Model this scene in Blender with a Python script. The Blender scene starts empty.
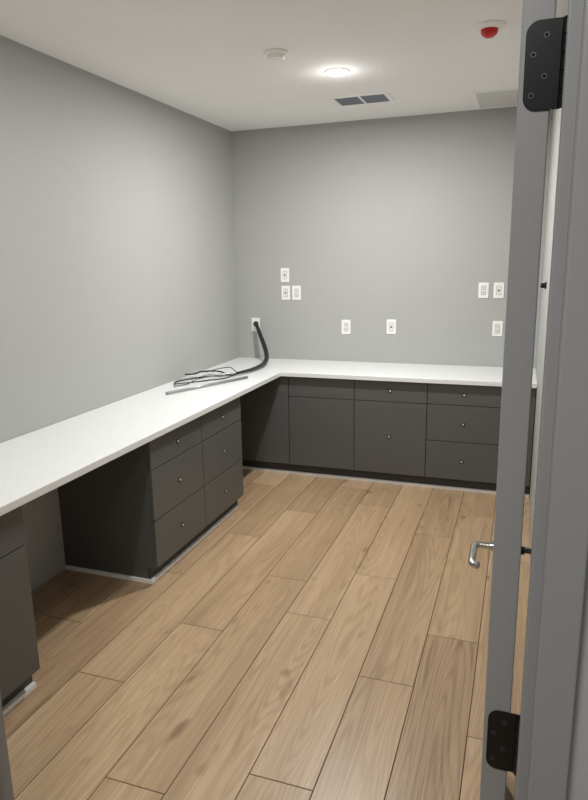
import bpy, bmesh, math, random
from mathutils import Vector, Matrix
random.seed(4)
S=bpy.context.scene
COL=S.collection
S.view_settings.view_transform='Standard'
S.view_settings.look='None'
H=2.807
CX,CY,CZ=2.4275,-5.353,1.7444
RX=2.555   # side wall
# ------------------------------------------------------------------ materials
def srgb(r,g,b):
    f=lambda c:(c/255/12.92) if c/255<=0.04045 else ((c/255+0.055)/1.055)**2.4
    return (f(r),f(g),f(b),1)
def mat(name,col,rough=0.5,metal=0,bump=0,bscale=200,var=0,vscale=3,spec=0.5):
    m=bpy.data.materials.new(name); m.use_nodes=True
    nt=m.node_tree; b=nt.nodes['Principled BSDF']
    b.inputs['Base Color'].default_value=col; b.inputs['Roughness'].default_value=rough
    b.inputs['Metallic'].default_value=metal; b.inputs['Specular IOR Level'].default_value=spec
    tc=nt.nodes.new('ShaderNodeTexCoord')
    n=nt.nodes.new('ShaderNodeTexNoise'); n.inputs['Scale'].default_value=vscale; n.inputs['Detail'].default_value=4
    nt.links.new(tc.outputs['Object'],n.inputs['Vector'])
    cr=nt.nodes.new('ShaderNodeValToRGB')
    v=max(var,0.01)
    cr.color_ramp.elements[0].position=0.3; cr.color_ramp.elements[1].position=0.7
    cr.color_ramp.elements[0].color=(col[0]*(1-v),col[1]*(1-v),col[2]*(1-v),1)
    cr.color_ramp.elements[1].color=(min(1,col[0]*(1+v)),min(1,col[1]*(1+v)),min(1,col[2]*(1+v)),1)
    nt.links.new(n.outputs['Fac'],cr.inputs['Fac']); nt.links.new(cr.outputs['Color'],b.inputs['Base Color'])
    if bump:
        n2=nt.nodes.new('ShaderNodeTexNoise'); n2.inputs['Scale'].default_value=bscale
        nt.links.new(tc.outputs['Object'],n2.inputs['Vector'])
        bp=nt.nodes.new('ShaderNodeBump'); bp.inputs['Strength'].default_value=bump; bp.inputs['Distance'].default_value=0.002
        nt.links.new(n2.outputs['Fac'],bp.inputs['Height']); nt.links.new(bp.outputs['Normal'],b.inputs['Normal'])
    return m
M_wall=mat('wall_paint',srgb(171,172,169),0.6,bump=0.15,bscale=350,var=0.01,spec=0.3)
M_ceil=mat('ceiling_paint',srgb(246,245,244),0.8,bump=0.2,bscale=250,var=0.01,spec=0.2)
M_cab=mat('charcoal_laminate',srgb(87,88,86),0.42,bump=0.0,var=0.01,vscale=8)
M_toe=mat('toe_kick_black',srgb(58,58,57),0.55)
M_white=mat('white_plastic',srgb(240,240,237),0.35)
M_whitemet=mat('white_enamel',srgb(226,225,221),0.4)
M_ceilfit=mat('ceiling_fitting_white',srgb(248,247,244),0.5)
M_slot=mat('slot_dark',srgb(40,40,40),0.6)
M_strip=mat('white_strip',srgb(252,251,248),0.5)
M_black=mat('black_metal',srgb(18,18,19),0.3,metal=0.3)
M_rubber=mat('black_cable',srgb(22,22,23),0.4)
M_wire2=mat('grey_cable',srgb(80,80,82),0.4)
M_chrome=mat('satin_chrome',srgb(200,198,194),0.16,metal=1)
M_steel=mat('galvanised_steel',srgb(165,165,165),0.35,metal=0.7)
M_door=mat('grey_door_enamel',srgb(147,147,146),0.38,var=0.02)
M_frame=mat('grey_frame_enamel',srgb(141,141,141),0.35,var=0.02)
M_red=mat('red_plastic',srgb(200,20,28),0.35)
M_vent=mat('vent_louvre',srgb(120,124,134),0.45,metal=0.2)
M_ventdark=mat('vent_cavity',srgb(40,43,50),0.8)
M_panel=mat('ceiling_grille',srgb(226,225,222),0.6)
M_bezel=mat('lock_bezel',srgb(30,30,29),0.35,metal=0.4)
M_lockface=mat('lock_face',srgb(205,205,203),0.4,metal=0.1)
M_screw=mat('screw_dark',srgb(75,75,77),0.3,metal=0.6)
# quartz
M_top=bpy.data.materials.new('white_quartz'); M_top.use_nodes=True
nt=M_top.node_tree; b=nt.nodes['Principled BSDF']; b.inputs['Roughness'].default_value=0.28
tc=nt.nodes.new('ShaderNodeTexCoord'); n=nt.nodes.new('ShaderNodeTexNoise'); n.inputs['Scale'].default_value=150; n.inputs['Detail'].default_value=3
cr=nt.nodes.new('ShaderNodeValToRGB'); e=cr.color_ramp.elements
e[0].position=0.34; e[0].color=srgb(216,217,217); e[1].position=0.48; e[1].color=srgb(231,232,232)
nt.links.new(tc.outputs['Object'],n.inputs['Vector'])
nt.links.new(n.outputs['Fac'],cr.inputs['Fac']); nt.links.new(cr.outputs['Color'],b.inputs['Base Color'])
# floor
M_floor=bpy.data.materials.new('oak_vinyl_plank'); M_floor.use_nodes=True
nt=M_floor.node_tree; N=nt.nodes; L=nt.links; b=N['Principled BSDF']
def math_(op,a,bv=None,c=None):
    m=N.new('ShaderNodeMath'); m.operation=op
    for i,v in enumerate((a,bv,c)):
        if v is None: continue
        if isinstance(v,(int,float)): m.inputs[i].default_value=v
        else: L.new(v,m.inputs[i])
    return m.outputs[0]
geo=N.new('ShaderNodeNewGeometry'); sep=N.new('ShaderNodeSeparateXYZ'); L.new(geo.outputs['Position'],sep.inputs[0])
att=N.new('ShaderNodeAttribute'); att.attribute_name='plank_rnd'; att.attribute_type='GEOMETRY'
rnd=att.outputs['Fac']
off=math_('MULTIPLY',rnd,37.0)
def coord(sx,sy,o):
    c=N.new('ShaderNodeCombineXYZ')
    L.new(math_('ADD',math_('MULTIPLY',sep.outputs[0],sx),math_('MULTIPLY',off,1.7)),c.inputs[0])
    L.new(math_('ADD',math_('MULTIPLY',sep.outputs[1],sy),off),c.inputs[1])
    L.new(math_('ADD',math_('MULTIPLY',off,o),0),c.inputs[2]); return c.outputs[0]
def noise(vec,scale,detail=3,dist=0,rough=.5):
    n=N.new('ShaderNodeTexNoise'); L.new(vec,n.inputs['Vector']); n.inputs['Scale'].default_value=scale
    n.inputs['Detail'].default_value=detail; n.inputs['Distortion'].default_value=dist; n.inputs['Roughness'].default_value=rough; return n.outputs['Fac']
contour=noise(coord(6.0,0.5,0.9),1.0,1.2,0.0)
ringmask=noise(coord(5,0.9,3.1),1.0,1.0,0.0)
rings=math_('POWER',math_('MULTIPLY_ADD',math_('SINE',math_('MULTIPLY',contour,180.0)),0.5,0.5),2.0)
rings=math_('MULTIPLY',rings,ringmask)
fine=noise(coord(210,4.0,0.3),1.0,4,0.1,.6)
streak=noise(coord(80,1.6,1.3),1.0,3,0.1,.6)
mid=noise(coord(28,0.6,0.7),1.0,3,0.1,.55)
broad=noise(coord(5,0.6,0.5),1.0,2,0.1)
knot=noise(coord(9,4.2,2.2),1.0,1,0.0)
v=math_('MULTIPLY',rings,-0.24)
v=math_('ADD',v,math_('MULTIPLY',fine,0.40))
v=math_('ADD',v,math_('MULTIPLY',streak,0.34))
v=math_('ADD',v,math_('MULTIPLY',mid,0.38))
v=math_('ADD',v,math_('MULTIPLY',broad,0.46))
v=math_('ADD',v,math_('MULTIPLY',rnd,0.24))
v=math_('SUBTRACT',v,0.35)
cr=N.new('ShaderNodeValToRGB'); L.new(v,cr.inputs['Fac'])
el=cr.color_ramp.elements
el[0].position=0.08; el[0].color=srgb(112,89,66)
el[1].position=0.95; el[1].color=srgb(202,178,147)
e=el.new(0.34); e.color=srgb(152,126,98)
e=el.new(0.62); e.color=srgb(177,150,119)
kr=N.new('ShaderNodeValToRGB'); L.new(knot,kr.inputs['Fac']); kr.color_ramp.elements[0].position=0.715; kr.color_ramp.elements[1].position=0.79
kr.color_ramp.elements[0].color=(0,0,0,1); kr.color_ramp.elements[1].color=(1,1,1,1)
mx=N.new('ShaderNodeMix'); mx.data_type='RGBA'; L.new(math_('MULTIPLY',kr.outputs['Color'],0.6),mx.inputs['Factor'])
L.new(cr.outputs['Color'],mx.inputs['A']); mx.inputs['B'].default_value=srgb(100,76,53)
L.new(mx.outputs['Result'],b.inputs['Base Color'])
b.inputs['Roughness'].default_value=0.36; b.inputs['Specular IOR Level'].default_value=0.4
bp=N.new('ShaderNodeBump'); bp.inputs['Strength'].default_value=0.12; bp.inputs['Distance'].default_value=0.001
L.new(v,bp.inputs['Height']); L.new(bp.outputs['Normal'],b.inputs['Normal'])
M_groove=mat('plank_groove',srgb(60,44,32),0.8)
M_lamp=bpy.data.materials.new('lamp_lens'); M_lamp.use_nodes=True
b=M_lamp.node_tree.nodes['Principled BSDF']; b.inputs['Base Color'].default_value=(1,1,1,1)
b.inputs['Emission Color'].default_value=(1,0.99,0.97,1); b.inputs['Emission Strength'].default_value=35

# ------------------------------------------------------------------ helpers
WP={}
def link(o,parent=None,world=(0,0,0)):
    COL.objects.link(o)
    w=Vector(world); WP[o.name]=w
    if parent is not None:
        o.parent=parent; o.location=w-WP[parent.name]
    else: o.location=w
    return o
def empty(name,loc,label=None,cat=None,group=None):
    o=bpy.data.objects.new(name,None); o.empty_display_size=0.05
    link(o,None,loc); tag(o,label,cat,group); return o
def tag(o,label=None,cat=None,group=None,kind=None):
    if label:o['label']=label
    if cat:o['category']=cat
    if group:o['group']=group
    if kind:o['kind']=kind
def meshobj(name,verts,faces,m,parent=None,origin=(0,0,0),bevel=0,smooth=False,mats=None,fm=None):
    me=bpy.data.meshes.new(name)
    og=Vector(origin)
    me.from_pydata([tuple(Vector(v)-og) for v in verts],[],faces)
    bm=bmesh.new(); bm.from_mesh(me); bmesh.ops.recalc_face_normals(bm,faces=bm.faces); bm.to_mesh(me); bm.free()
    for mm in (mats or [m]): me.materials.append(mm)
    if fm:
        for i,p in enumerate(me.polygons): p.material_index=fm[i]
    if smooth:
        for p in me.polygons: p.use_smooth=True
    o=bpy.data.objects.new(name,me); link(o,parent,origin)
    if bevel:
        md=o.modifiers.new('bevel','BEVEL'); md.width=bevel; md.segments=2; md.limit_method='ANGLE'; md.harden_normals=False
    return o
def boxvf(x0,x1,y0,y1,z0,z1,base=0):
    x0,x1=sorted((x0,x1));y0,y1=sorted((y0,y1));z0,z1=sorted((z0,z1))
    v=[(x0,y0,z0),(x1,y0,z0),(x1,y1,z0),(x0,y1,z0),(x0,y0,z1),(x1,y0,z1),(x1,y1,z1),(x0,y1,z1)]
    f=[(0,3,2,1),(4,5,6,7),(0,1,5,4),(1,2,6,5),(2,3,7,6),(3,0,4,7)]
    return v,[tuple(i+base for i in q) for q in f]
def box(name,x0,x1,y0,y1,z0,z1,m,parent=None,bevel=0):
    v,f=boxvf(x0,x1,y0,y1,z0,z1)
    return meshobj(name,v,f,m,parent,((x0+x1)/2,(y0+y1)/2,min(z0,z1)),bevel)
def boxes(name,L_,m,parent=None,bevel=0,origin=None):
    V=[];F=[]
    for bx in L_:
        v,f=boxvf(*bx,base=len(V)); V+=v;F+=f
    return meshobj(name,V,F,m,parent,origin or V[0],bevel)
def prism(name,poly,axis,a0,a1,m,parent=None,bevel=0,origin=None):
    def P(p,a): return {'z':(p[0],p[1],a),'x':(a,p[0],p[1]),'y':(p[0],a,p[1])}[axis]
    n=len(poly); V=[P(p,a0) for p in poly]+[P(p,a1) for p in poly]
    F=[tuple(range(n)),tuple(range(n,2*n))]+[(i,(i+1)%n,n+(i+1)%n,n+i) for i in range(n)]
    return meshobj(name,V,F,m,parent,origin or V[0],bevel)
def lathe(name,prof,center,direction,m,parent=None,seg=40,mats=None,midx=None):
    d=Vector(direction).normalized(); q=Vector((0,0,1)).rotation_difference(d); c=Vector(center)
    V=[];F=[];fm=[]
    for r,z in prof:
        for i in range(seg):
            a=2*math.pi*i/seg; V.append(c+q@Vector((r*math.cos(a),r*math.sin(a),z)))
    for j in range(len(prof)-1):
        for i in range(seg):
            F.append((j*seg+i,j*seg+(i+1)%seg,(j+1)*seg+(i+1)%seg,(j+1)*seg+i)); fm.append(midx[j] if midx else 0)
    F.append(tuple(range(seg))); fm.append(midx[0] if midx else 0)
    F.append(tuple((len(prof)-1)*seg+i for i in range(seg))); fm.append(midx[-1] if midx else 0)
    o=meshobj(name,V,F,m,parent,center,0,False,mats,fm)
    for p in o.data.polygons: p.use_smooth=len(p.vertices)==4
    md=o.modifiers.new('es','EDGE_SPLIT'); md.split_angle=math.radians(40)
    return o
def catmull(P,n=10):
    P=[Vector(p) for p in P]; Q=[P[0]*2-P[1]]+P+[P[-1]*2-P[-2]]; out=[]
    for i in range(1,len(Q)-2):
        a,b,c,d=Q[i-1:i+3]
        for k in range(n):
            t=k/n; out.append(0.5*((2*b)+(c-a)*t+(2*a-5*b+4*c-d)*t*t+(3*b-a-3*c+d)*t**3))
    out.append(P[-1]); return out
def tube(name,P,r,m,parent=None,seg=12,n=10,ribs=False,smoothpath=True,origin=None,minz=None,taper=None):
    pts=catmull(P,n) if smoothpath else [Vector(p) for p in P]
    if minz is not None:
        for p in pts: p.z=max(p.z,minz)
    V=[];F=[]; up=None
    for i,p in enumerate(pts):
        t=(pts[min(i+1,len(pts)-1)]-pts[max(i-1,0)]).normalized()
        if up is None: up=t.orthogonal().normalized()
        up=(up-t*up.dot(t)).normalized(); s=t.cross(up)
        rr=r*(1.0+(0.06 if (ribs and i%2) else 0))
        if taper: rr*=taper(i/(len(pts)-1))
        for k in range(seg):
            a=2*math.pi*k/seg; V.append(p+(up*math.cos(a)+s*math.sin(a))*rr)
    for i in range(len(pts)-1):
        for k in range(seg):
            F.append((i*seg+k,i*seg+(k+1)%seg,(i+1)*seg+(k+1)%seg,(i+1)*seg+k))
    F.append(tuple(range(seg))); F.append(tuple((len(pts)-1)*seg+k for k in range(seg)))
    o=meshobj(name,V,F,m,parent,origin or P[0],0)
    for p in o.data.polygons: p.use_smooth=len(p.vertices)==4
    return o

# ------------------------------------------------------------------ room shell
T=0.12; YF0,YF1=-4.47,-4.32      # front (door) wall faces
def struct(o,label=None):
    o['kind']='structure'
    if label:o['label']=label
    return o
struct(box('wall_left',-T,0,-6.2,T,0,H,M_wall),'smooth grey painted wall')
struct(box('wall_back',0,RX,0,T,0,H,M_wall),'smooth grey painted wall with outlets')
struct(box('wall_right',RX,RX+T,YF1,T,0,H,M_wall),'smooth grey painted wall behind the door')
OL,OR,OT=CX-1.128,CX+0.05,2.44   # rabbet faces of opening
struct(boxes('wall_front',[(0,OL-.02,YF0+.01,YF1-.01,0,H),(OL-.02,OR+.02,YF0+.01,YF1-.01,OT+.02,H),(OR+.02,3.6,YF0+.01,YF1-.01,0,H)],M_wall),'grey painted wall around the doorway')
struct(box('ceiling',-T,3.6,-6.2,T,H,H+.1,M_ceil),'off-white painted ceiling')
PW=0.23333; X0=0.69
fixed={0:-3.33,1:-2.85,2:-2.27,3:-2.60,4:-2.10,5:-2.98,6:-2.58,7:-3.2,-1:-2.4,-2:-3.0,-3:-2.7}
PL=1.52; V=[];F=[];R=[];fm=[]
for k in range(-3,13):
    xa=X0+PW*k; xb=xa+PW
    j=fixed.get(k,-2.5+0.4*math.sin(k*2.1)); n0=j-PL*3
    for q in range(7):
        ya=n0+PL*q; yb=ya+PL
        a,bb=max(xa,-.05),min(xb,3.6); c,d=max(ya,-6.2),min(yb,.05)
        if bb-a<.01 or d-c<.01: continue
        g=0.0015; h=0.0015; s=len(V)
        rv=random.random()
        x_0,x_1,y_0,y_1=a+g,bb-g,c+g,d-g
        V+=[(x_0+h,y_0+h,0),(x_1-h,y_0+h,0),(x_1-h,y_1-h,0),(x_0+h,y_1-h,0),(x_0,y_0,-h),(x_1,y_0,-h),(x_1,y_1,-h),(x_0,y_1,-h)]
        F+=[(s,s+1,s+2,s+3),(s+4,s+5,s+1,s),(s+5,s+6,s+2,s+1),(s+6,s+7,s+3,s+2),(s+7,s+4,s,s+3)]; R+=[rv]*5; fm+=[0]*5
s=len(V)
bv,bf=boxvf(-.12,3.6,-6.2,.12,-.08,-.0015,base=s); V+=bv;F+=bf;R+=[0.5]*6;fm+=[1]*6
me=bpy.data.meshes.new('floor'); me.from_pydata(V,[],F); me.materials.append(M_floor); me.materials.append(M_groove)
for i,p in enumerate(me.polygons): p.material_index=fm[i]
at=me.attributes.new('plank_rnd','FLOAT','FACE'); at.data.foreach_set('value',R)
me.validate(); fo=bpy.data.objects.new('floor',me); link(fo); struct(fo,'light oak wood-look plank floor')

# ------------------------------------------------------------------ door frame
def jamb(name,xr,sgn):
    P=[(0,YF1+.008),(0,YF1-.049),(-.016,YF1-.049),(-.016,YF0+.049),(0,YF0+.049),(0,YF0-.012),(.05,YF0-.012),(.05,YF0+.0),(.02,YF0+.0),(.02,YF1-.0),(.05,YF1-.0),(.05,YF1+.008)]
    P=[(xr+sgn*p[0],p[1]) for p in P]
    return prism(name,P,'z',0,OT+.0,M_frame,None,0.0025)
struct(jamb('trim_1',OR,1),'grey painted metal door jamb')
struct(jamb('trim_2',OL,-1),'grey painted metal door jamb')
struct(boxes('trim_3',[(OL-.05,OR+.05,YF1,YF1+.008,OT,OT+.05),(OL-.05,OR+.05,YF0-.012,YF0,OT,OT+.05),(OL,OR,YF0,YF1,OT,OT+.02),(OL,OR,YF0+.049,YF1-.049,OT-.016,OT)],M_frame,None,.002),'grey painted metal door head')

# ------------------------------------------------------------------ door
DX0,DX1=CX-.0235,CX+.0205; DY0=-4.31; DY1=DY0+.95
door=struct(box('door_1',DX0,DX1,DY0,DY1,.012,2.43,M_door,None,.002),'grey painted door standing open, seen edge-on')
def rounded(x0,x1,z0,z1,r,left=True,right=False,n=7):
    P=[]
    def arc(cx,cz,a0,a1):
        for i in range(n+1):
            a=math.radians(a0+(a1-a0)*i/n); P.append((cx+r*math.cos(a),cz+r*math.sin(a)))
    if left: arc(x0+r,z0+r,180,270)
    else: P.append((x0,z0))
    if right: arc(x1-r,z0+r,270,360); arc(x1-r,z1-r,0,90)
    else: P.extend([(x1,z0),(x1,z1)])
    if left: arc(x0+r,z1-r,90,180)
    else: P.append((x0,z1))
    return P
for hz in (0.22,0.848,1.943):
    leaf=prism('hinge',rounded(CX-.0165,CX+.034,hz,hz+.117,.018),'y',DY0-.0035,DY0,M_black,door,.0008)
    kn=[(0.001,0),(.006,.001),(.0078,.004)]
    for q in range(1,5):
        zq=.117*q/5; kn+=[(.0078,zq-.0012),(.0066,zq-.0006),(.0066,zq+.0006),(.0078,zq+.0012)]
    kn+=[(.0078,.113),(.006,.116),(.001,.117)]
    lathe('hinge_barrel',kn,(CX+.0375,DY0-.006,hz),(0,0,1),M_black,leaf,20)
    prism('hinge_leaf',[(p[0],p[1]) for p in rounded(YF1-.04,YF1+.002,hz,hz+.117,.015)],'x',OR-.003,OR,M_black,leaf,.0008)
    for (sx,sz) in ((.011,.020),(.027,.044),(.011,.073),(.027,.097)):
        lathe('screw',[(0.0042,0),(.0042,.0008),(.0018,.0008),(.0014,.0001)],(CX-.0165+sx,DY0-.0034,hz+sz),(0,-1,0),M_screw,leaf,16,[M_bezel,M_screw],[1,1,0,0])
hy,hzv=-3.455,0.884
for sg in (-1,1):
    xf=DX0 if sg<0 else DX1
    lev=tube('lever_handle',[(xf,hy,hzv),(xf+sg*.045,hy,hzv),(xf+sg*.067,hy-.003,hzv),(xf+sg*.073,hy-.018,hzv),(xf+sg*.073,hy-.075,hzv),(xf+sg*.072,hy-.124,hzv-.003),(xf+sg*.054,hy-.136,hzv-.003)],.0105,M_chrome,door,16,8,origin=(xf,hy,hzv))
    lev['label']='satin chrome door lever'
    lathe('lever_rose',[(.031,0),(.031,.008),(.027,.013),(.016,.014),(.015,.026)],(xf,hy,hzv),(sg,0,0),M_chrome,lev,32)
box('latch_plate',CX-.013,CX+.011,DY1-.0005,DY1+.0015,hzv-.028,hzv+.028,M_chrome,door)

# ------------------------------------------------------------------ worktop
ZT=.864; ZB=.829; D=.650
wt=prism('worktop',[(0.001,-.001),(RX-.001,-.001),(RX-.001,-D),(D,-D),(D,-4.315),(0.001,-4.315)],'z',ZB,ZT,M_top,None,.003,origin=(.3,-.3,ZB))
tag(wt,'white speckled quartz L-shaped worktop on charcoal cabinets','worktop')

# ------------------------------------------------------------------ cabinets
def cab(run,u0,u1,fronts,label,group,z0=.09,toe=.57,cap=(0,0),name='cabinet'):
    def bx(nm,ua,ub,va,vb,za,zb,m,p,bev=0):
        if run=='L': return box(nm,va,vb,ua,ub,za,zb,m,p,bev)
        return box(nm,ua,ub,-va,-vb,za,zb,m,p,bev)
    um=(u0+u1)/2
    root=empty(name,(.3,um,0) if run=='L' else (um,-.3,0),label,'cabinet',group)
    e=.0006
    pr=[(.002,0.021),(toe-.014,0.021),(toe-.014,z0),(.600,z0),(.600,ZB-.001),(.002,ZB-.001)]
    if run=='L': prism('cabinet_body',pr,'y',u0+e,u1-e,M_cab,root,0)
    else: prism('cabinet_body',[(-p[0],p[1]) for p in pr],'x',u0+e,u1-e,M_cab,root,0)
    bx('toe_kick',u0+e,u1-e,toe-.013,toe,0.021,z0,M_toe,root)
    bx('base_strip',u0+e-cap[0],u1-e+cap[1],.004,toe+.020,0.0,.0205,M_strip,root)['label']='white strip along the cabinet base'
    for (kd,a,b_,za,zb,locks) in fronts:
        g=.0026
        fr=bx({'d':'drawer','o':'door','p':'filler_panel'}[kd],a+g,b_-g,.601,.620,za+g,zb-g,M_cab,root,.0014)
        for (lu,lz) in locks:
            c=(.620,lu,lz) if run=='L' else (lu,-.620,lz); dr=(1,0,0) if run=='L' else (0,-1,0)
            lathe('lock',[(.0150,0),(.0150,.002),(.0130,.0035),(.0100,.0035),(.0095,.0015),(.0076,.0015),(.0074,.0042),(.003,.0045)],c,dr,None,fr,24,[M_bezel,M_lockface],[0,0,0,0,0,1,1,1])
    return root
def stack(a,b_,zs,off=0,skip=()):
    out=[]
    for i in range(len(zs)-1):
        m=((a+b_)/2+off,(zs[i]+zs[i+1])/2)
        out.append(('d',a,b_,zs[i+1],zs[i],[] if i in skip else [m]))
    return out
Z3=[.826,.652,.365,.093]
gL='charcoal drawer cabinets under the long worktop'; gB='charcoal base cabinets along the back run'
cab('L',-2.545,-1.96,stack(-2.545,-1.96,Z3),'charcoal three-drawer base cabinet beside the open knee space',gL,cap=(.012,0))
cab('L',-1.96,-1.372,stack(-1.96,-1.372,Z3),'charcoal three-drawer base cabinet nearer the room corner',gL)
cab('L',-4.05,-3.47,[('d',-4.05,-3.47,.652,.826,[(-3.76,.74)]),('o',-4.05,-3.47,.093,.652,[(-3.9,.55)])],'charcoal base cabinet with drawer and door beside the doorway',gL)
cab('B',0.0+.003,.70,[('p',0.003,.70,.093,.826,[])],'charcoal blind corner cabinet under the worktop corner',gB)
cab('B',.70,1.24,[('d',.70,1.24,.665,.826,[]),('o',.70,1.24,.093,.665,[])],'charcoal base cabinet with plain drawer over door',gB)
cab('B',1.24,1.797,[('d',1.24,1.797,.665,.826,[(1.52,.75)]),('o',1.24,1.797,.093,.665,[(1.515,.392)])],'charcoal base cabinet with drawer over tall locking door',gB)
cab('B',1.797,2.33,stack(1.797,2.33,[.826,.668,.388,.093]),'charcoal three-drawer base cabinet in the back run',gB)
cab('B',2.33,RX-.003,[('p',2.33,RX-.003,.093,.826,[])],'narrow charcoal end cabinet beside the side wall',gB)

# ------------------------------------------------------------------ wall plates
def plate(x,z,kind,label,y=0.0,w=.078,h=.122):
    nm={'o':'power_outlet','j':'data_outlet'}[kind]
    root=empty(nm,(x,y,z-h/2),label,{'o':'power outlet','j':'data outlet'}[kind],'white wall plates on the grey wall')
    box('face_plate',x-w/2,x+w/2,y-.006,y,z-h/2,z+h/2,M_white,root,.002)
    # rectangular insert with a fine dark reveal
    boxes('insert_reveal',[(x-.0185,x+.0185,y-.0064,y-.0058,z-.0355,z+.0355)],M_wire2,root)
    ins=box('socket_insert' if kind=='o' else 'jack_insert',x-.0165,x+.0165,y-.009,y-.006,z-.0335,z+.0335,M_whitemet,root,.001)
    if kind=='o':
        for dz in (-.018,.018):
            boxes('socket_slots',[(x-.009,x-.0062,y-.0096,y-.0088,z+dz-.001,z+dz+.009),(x+.0062,x+.009,y-.0096,y-.0088,z+dz-.001,z+dz+.009),(x-.003,x+.003,y-.0096,y-.0088,z+dz-.011,z+dz-.005)],M_slot,ins)
    else:
        box('jack_port',x-.0065,x+.0065,y-.0098,y-.0088,z-.007,z+.006,M_slot,ins)
    for dz in (-.050,.050):
        lathe('screw',[(.003,0),(.003,.001),(.0005,.0014)],(x,y-.0058,z+dz),(0,-1,0),M_whitemet,root,12)
    return root
plate(.463,1.60,'j','white data jack plate above a pair of plates')
plate(.468,1.448,'j','white data jack plate beside a power outlet')
plate(.567,1.448,'o','white duplex power outlet beside a data jack')
plate(1.012,1.160,'o','white duplex power outlet above the worktop')
plate(1.402,1.168,'j','white data jack plate above the worktop')
plate(2.130,1.470,'o','white duplex power outlet beside a data jack')
plate(2.245,1.470,'j','white data jack plate beside a power outlet')
plate(2.250,1.170,'o','white duplex power outlet low over the worktop')
pr=empty('cable_outlet',(.175,0,1.105),'white wall plate with black cables coming out','outlet')
box('face_plate',.136,.214,-.006,0,1.105,1.227,M_white,pr,.002)
lathe('cable_bushing',[(.024,0),(.024,.010),(.020,.011),(.001,.0112)],(.180,-.006,1.172),(0,-1,0),M_rubber,pr,24)

# ------------------------------------------------------------------ cable on the worktop
zc=ZT+.0215
c1=tube('cable',[(.180,-.018,1.172),(.203,-.05,1.165),(.255,-.10,1.09),(.316,-.16,1.00),(.362,-.23,.94),(.40,-.33,.905),(.422,-.46,zc),(.432,-.60,zc),(.425,-.74,zc),(.385,-.90,zc)],.0185,M_rubber,None,16,8,True,minz=zc,taper=lambda t:.72+.28*min(1,t*3) if t<.6 else 1-.40*(t-.6)/.4)
tag(c1,'thick black cable bundle running from the wall plate onto the worktop','cable')
zw=ZT+.0066
W1=[[(.388,-.88,zw+.012),(.31,-.90,zw+.004),(.22,-.88,zw+.02),(.13,-.96,zw+.03),(.06,-.98,zw+.01),(.03,-1.07,zw+.02)],
    [(.388,-.88,zw+.012),(.30,-.98,zw+.004),(.21,-1.02,zw+.006),(.12,-1.15,zw+.004),(.06,-1.26,zw),(.10,-1.36,zw)],
    [(.385,-.89,zw+.010),(.34,-1.06,zw),(.26,-1.15,zw),(.19,-1.27,zw+.004),(.09,-1.34,zw)],
    [(.388,-.88,zw+.010),(.33,-.82,zw+.02),(.25,-.74,zw+.03),(.17,-.76,zw+.02),(.10,-.83,zw+.005),(.05,-.82,zw)],
    [(.385,-.88,zw+.010),(.31,-.93,zw+.014),(.22,-1.00,zw+.02),(.13,-1.02,zw),(.04,-1.16,zw),(.035,-1.24,zw+.01)],
    [(.385,-.88,zw+.010),(.35,-.98,zw+.01),(.27,-1.05,zw+.018),(.20,-1.20,zw+.014),(.18,-1.33,zw),(.13,-1.42,zw)]]
for i,w in enumerate(W1): tube('wire',w,[.0062,.0052,.0045,.0036,.0036,.0036][i],[M_rubber,M_rubber,M_rubber,M_rubber,M_steel,M_wire2][i],c1,8,8,minz=zw)
rod=tube('conduit_rod',[(.505,-.98,ZT+.0112),(.215,-1.67,ZT+.0112)],.0095,M_steel,None,16,2,False,False)
lathe('rod_coupling',[(.0095,0),(.0112,.002),(.0112,.035),(.0095,.037)],(.235,-1.622,ZT+.0120),(-.29,-.69,0),M_steel,rod,20)
tag(rod,'slim grey metal conduit rod lying on the worktop','conduit')

# ------------------------------------------------------------------ ceiling fittings
def downlight(x,y,power):
    root=empty('ceiling_light',(x,y,H),'round white recessed downlight, switched on','ceiling light','recessed downlights')
    lathe('light_trim',[(.076,0),(.076,.003),(.070,.007),(.060,.007),(.058,.0)],(x,y,H),(0,0,-1),M_white,root,48)
    lathe('light_lens',[(.0570,.0),(.0570,.007),(.05,.013),(.03,.018),(.001,.020)],(x,y,H),(0,0,-1),M_lamp,root,40)
    ld=bpy.data.lights.new('lamp','AREA'); ld.shape='DISK'; ld.size=.11; ld.energy=power; ld.color=(1,.99,.965)
    lo=bpy.data.objects.new('lamp',ld); link(lo,root,(x,y,H-.023)); 
    pd=bpy.data.lights.new('halo_fill','POINT'); pd.shadow_soft_size=.04; pd.energy=power*.016; pd.color=(1,.99,.965)  # extra point light below the lens, added for a halo on the ceiling
    po=bpy.data.objects.new('halo_fill',pd); link(po,root,(x,y,H-.11))
downlight(1.325,-1.40,52); downlight(1.12,-3.50,19)
ld=bpy.data.lights.new('hall_fill','AREA'); ld.shape='DISK'; ld.size=.5; ld.energy=29; ld.color=(1,.99,.97)  # unseen hall light, added to brighten the door edge and jamb
hl=bpy.data.objects.new('hall_fill',ld); link(hl,None,(2.0,-5.7,H-.02)); 
tag(hl,'unseen fill light in the hallway, brightening the door edge and jamb','ceiling light')

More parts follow.
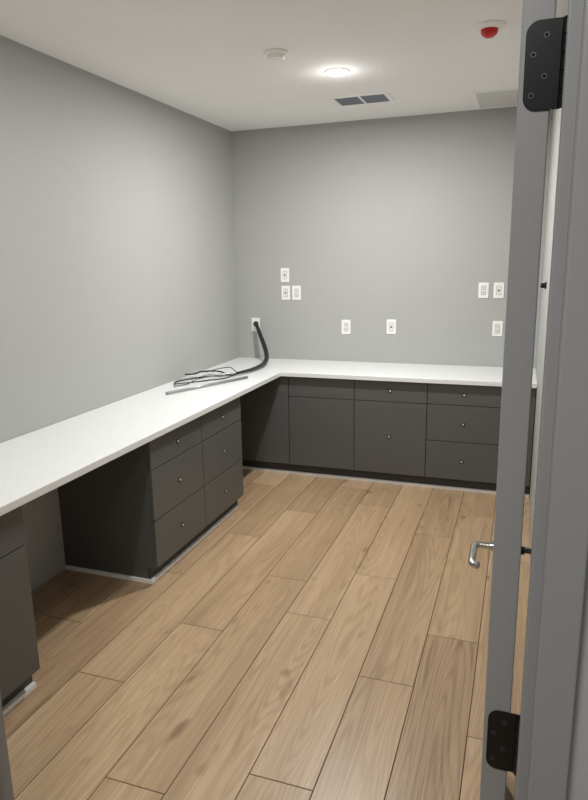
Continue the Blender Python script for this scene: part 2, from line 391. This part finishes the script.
sd=empty('smoke_detector',(1.125,-1.875,H),'round white smoke detector on the ceiling','smoke detector')
lathe('detector_base',[(.066,0),(.066,.010),(.060,.014)],(1.125,-1.875,H),(0,0,-1),M_ceilfit,sd)
lathe('detector_head',[(.046,.014),(.046,.026),(.038,.036),(.016,.038),(.014,.042),(.001,.042)],(1.125,-1.875,H),(0,0,-1),M_ceilfit,sd)
sp=empty('fire_sprinkler',(2.205,-1.86,H),'white ceiling sprinkler with red protective cap','sprinkler')
lathe('escutcheon',[(.078,0),(.078,.004),(.070,.012),(.045,.018),(.040,.018)],(2.205,-1.86,H),(0,0,-1),M_ceilfit,sp)
lathe('protective_cap',[(.040,.018),(.040,.030),(.034,.040),(.020,.050),(.001,.053)],(2.205,-1.86,H),(0,0,-1),M_red,sp)
vt=empty('air_vent',(1.305,-.685,H),'white rectangular ceiling vent with dark louvres','vent')
vx0,vx1,vy0,vy1=1.105,1.505,-.82,-.55; vm=1.305
boxes('vent_frame',[(vx0,vx1,vy0,vy0+.028,H-.008,H),(vx0,vx1,vy1-.028,vy1,H-.008,H),(vx0,vx0+.028,vy0+.028,vy1-.028,H-.008,H),(vx1-.028,vx1,vy0+.028,vy1-.028,H-.008,H),(vm-.008,vm+.008,vy0+.028,vy1-.028,H-.008,H)],M_ceilfit,vt)
box('vent_cavity',vx0+.02,vx1-.02,vy0+.02,vy1-.02,H-.0025,H-.0005,M_ventdark,vt)
for (a,b_) in ((vx0+.028,vm-.008),(vm+.008,vx1-.028)):
    Vv=[];Ff=[]
    for i in range(7):
        y=vy0+.040+i*.0318
        s=len(Vv)
        Vv+=[(a,y-.010,H-.0028),(b_,y-.010,H-.0028),(b_,y+.006,H-.010),(a,y+.006,H-.010),(a,y-.010,H-.0016),(b_,y-.010,H-.0016),(b_,y+.006,H-.0088),(a,y+.006,H-.0088)]
        Ff+=[tuple(s+j for j in q) for q in ((0,3,2,1),(4,5,6,7),(0,1,5,4),(1,2,6,5),(2,3,7,6),(3,0,4,7))]
    meshobj('vent_louvres',Vv,Ff,M_vent,vt,(a,vy0,H-.01))
rg=empty('return_grille',(2.27,-.31,H),'flat off-white perforated ceiling return grille','ceiling grille')
boxes('grille_frame',[(2.03,2.51,-.575,-.555,H-.007,H),(2.03,2.51,-.065,-.045,H-.007,H),(2.03,2.05,-.555,-.065,H-.007,H),(2.49,2.51,-.555,-.065,H-.007,H)],M_ceilfit,rg)
gl=[(2.05,2.49,-.555,-.065,H-.002,H-.0005)]+[(2.05,2.49,-.552+i*.0196,-.540+i*.0196,H-.006,H-.002) for i in range(25)]
boxes('grille_face',gl,M_panel,rg)
wb=lathe('wall_bumper',[(.022,0),(.022,.006),(.015,.012),(.015,.03),(.012,.034),(.001,.034)],(RX,-1.2,1.56),(-1,0,0),M_black,None,24)
tag(wb,'small black round bumper on the grey wall','wall bumper')

# ------------------------------------------------------------------ world + camera
w=bpy.data.worlds.new('World'); S.world=w; w.use_nodes=True
w.node_tree.nodes['Background'].inputs[0].default_value=(1,.99,.98,1); w.node_tree.nodes['Background'].inputs[1].default_value=.26
yaw,pit,rol,f=0.34125,0.21719,-0.01679,643.607
fw=Vector((-math.sin(yaw)*math.cos(pit),math.cos(yaw)*math.cos(pit),-math.sin(pit)))
r=Vector((math.cos(yaw),math.sin(yaw),0)); u=r.cross(fw)
rr=r*math.cos(rol)+u*math.sin(rol); uu=-r*math.sin(rol)+u*math.cos(rol)
cd=bpy.data.cameras.new('Camera'); cam=bpy.data.objects.new('Camera',cd); COL.objects.link(cam)
m=Matrix((rr,uu,-fw)).transposed().to_4x4(); m.translation=Vector((CX,CY,CZ)); cam.matrix_world=m
cd.sensor_fit='VERTICAL'; cd.sensor_height=36; cd.lens=f/800*36; cd.clip_start=.02
S.camera=cam
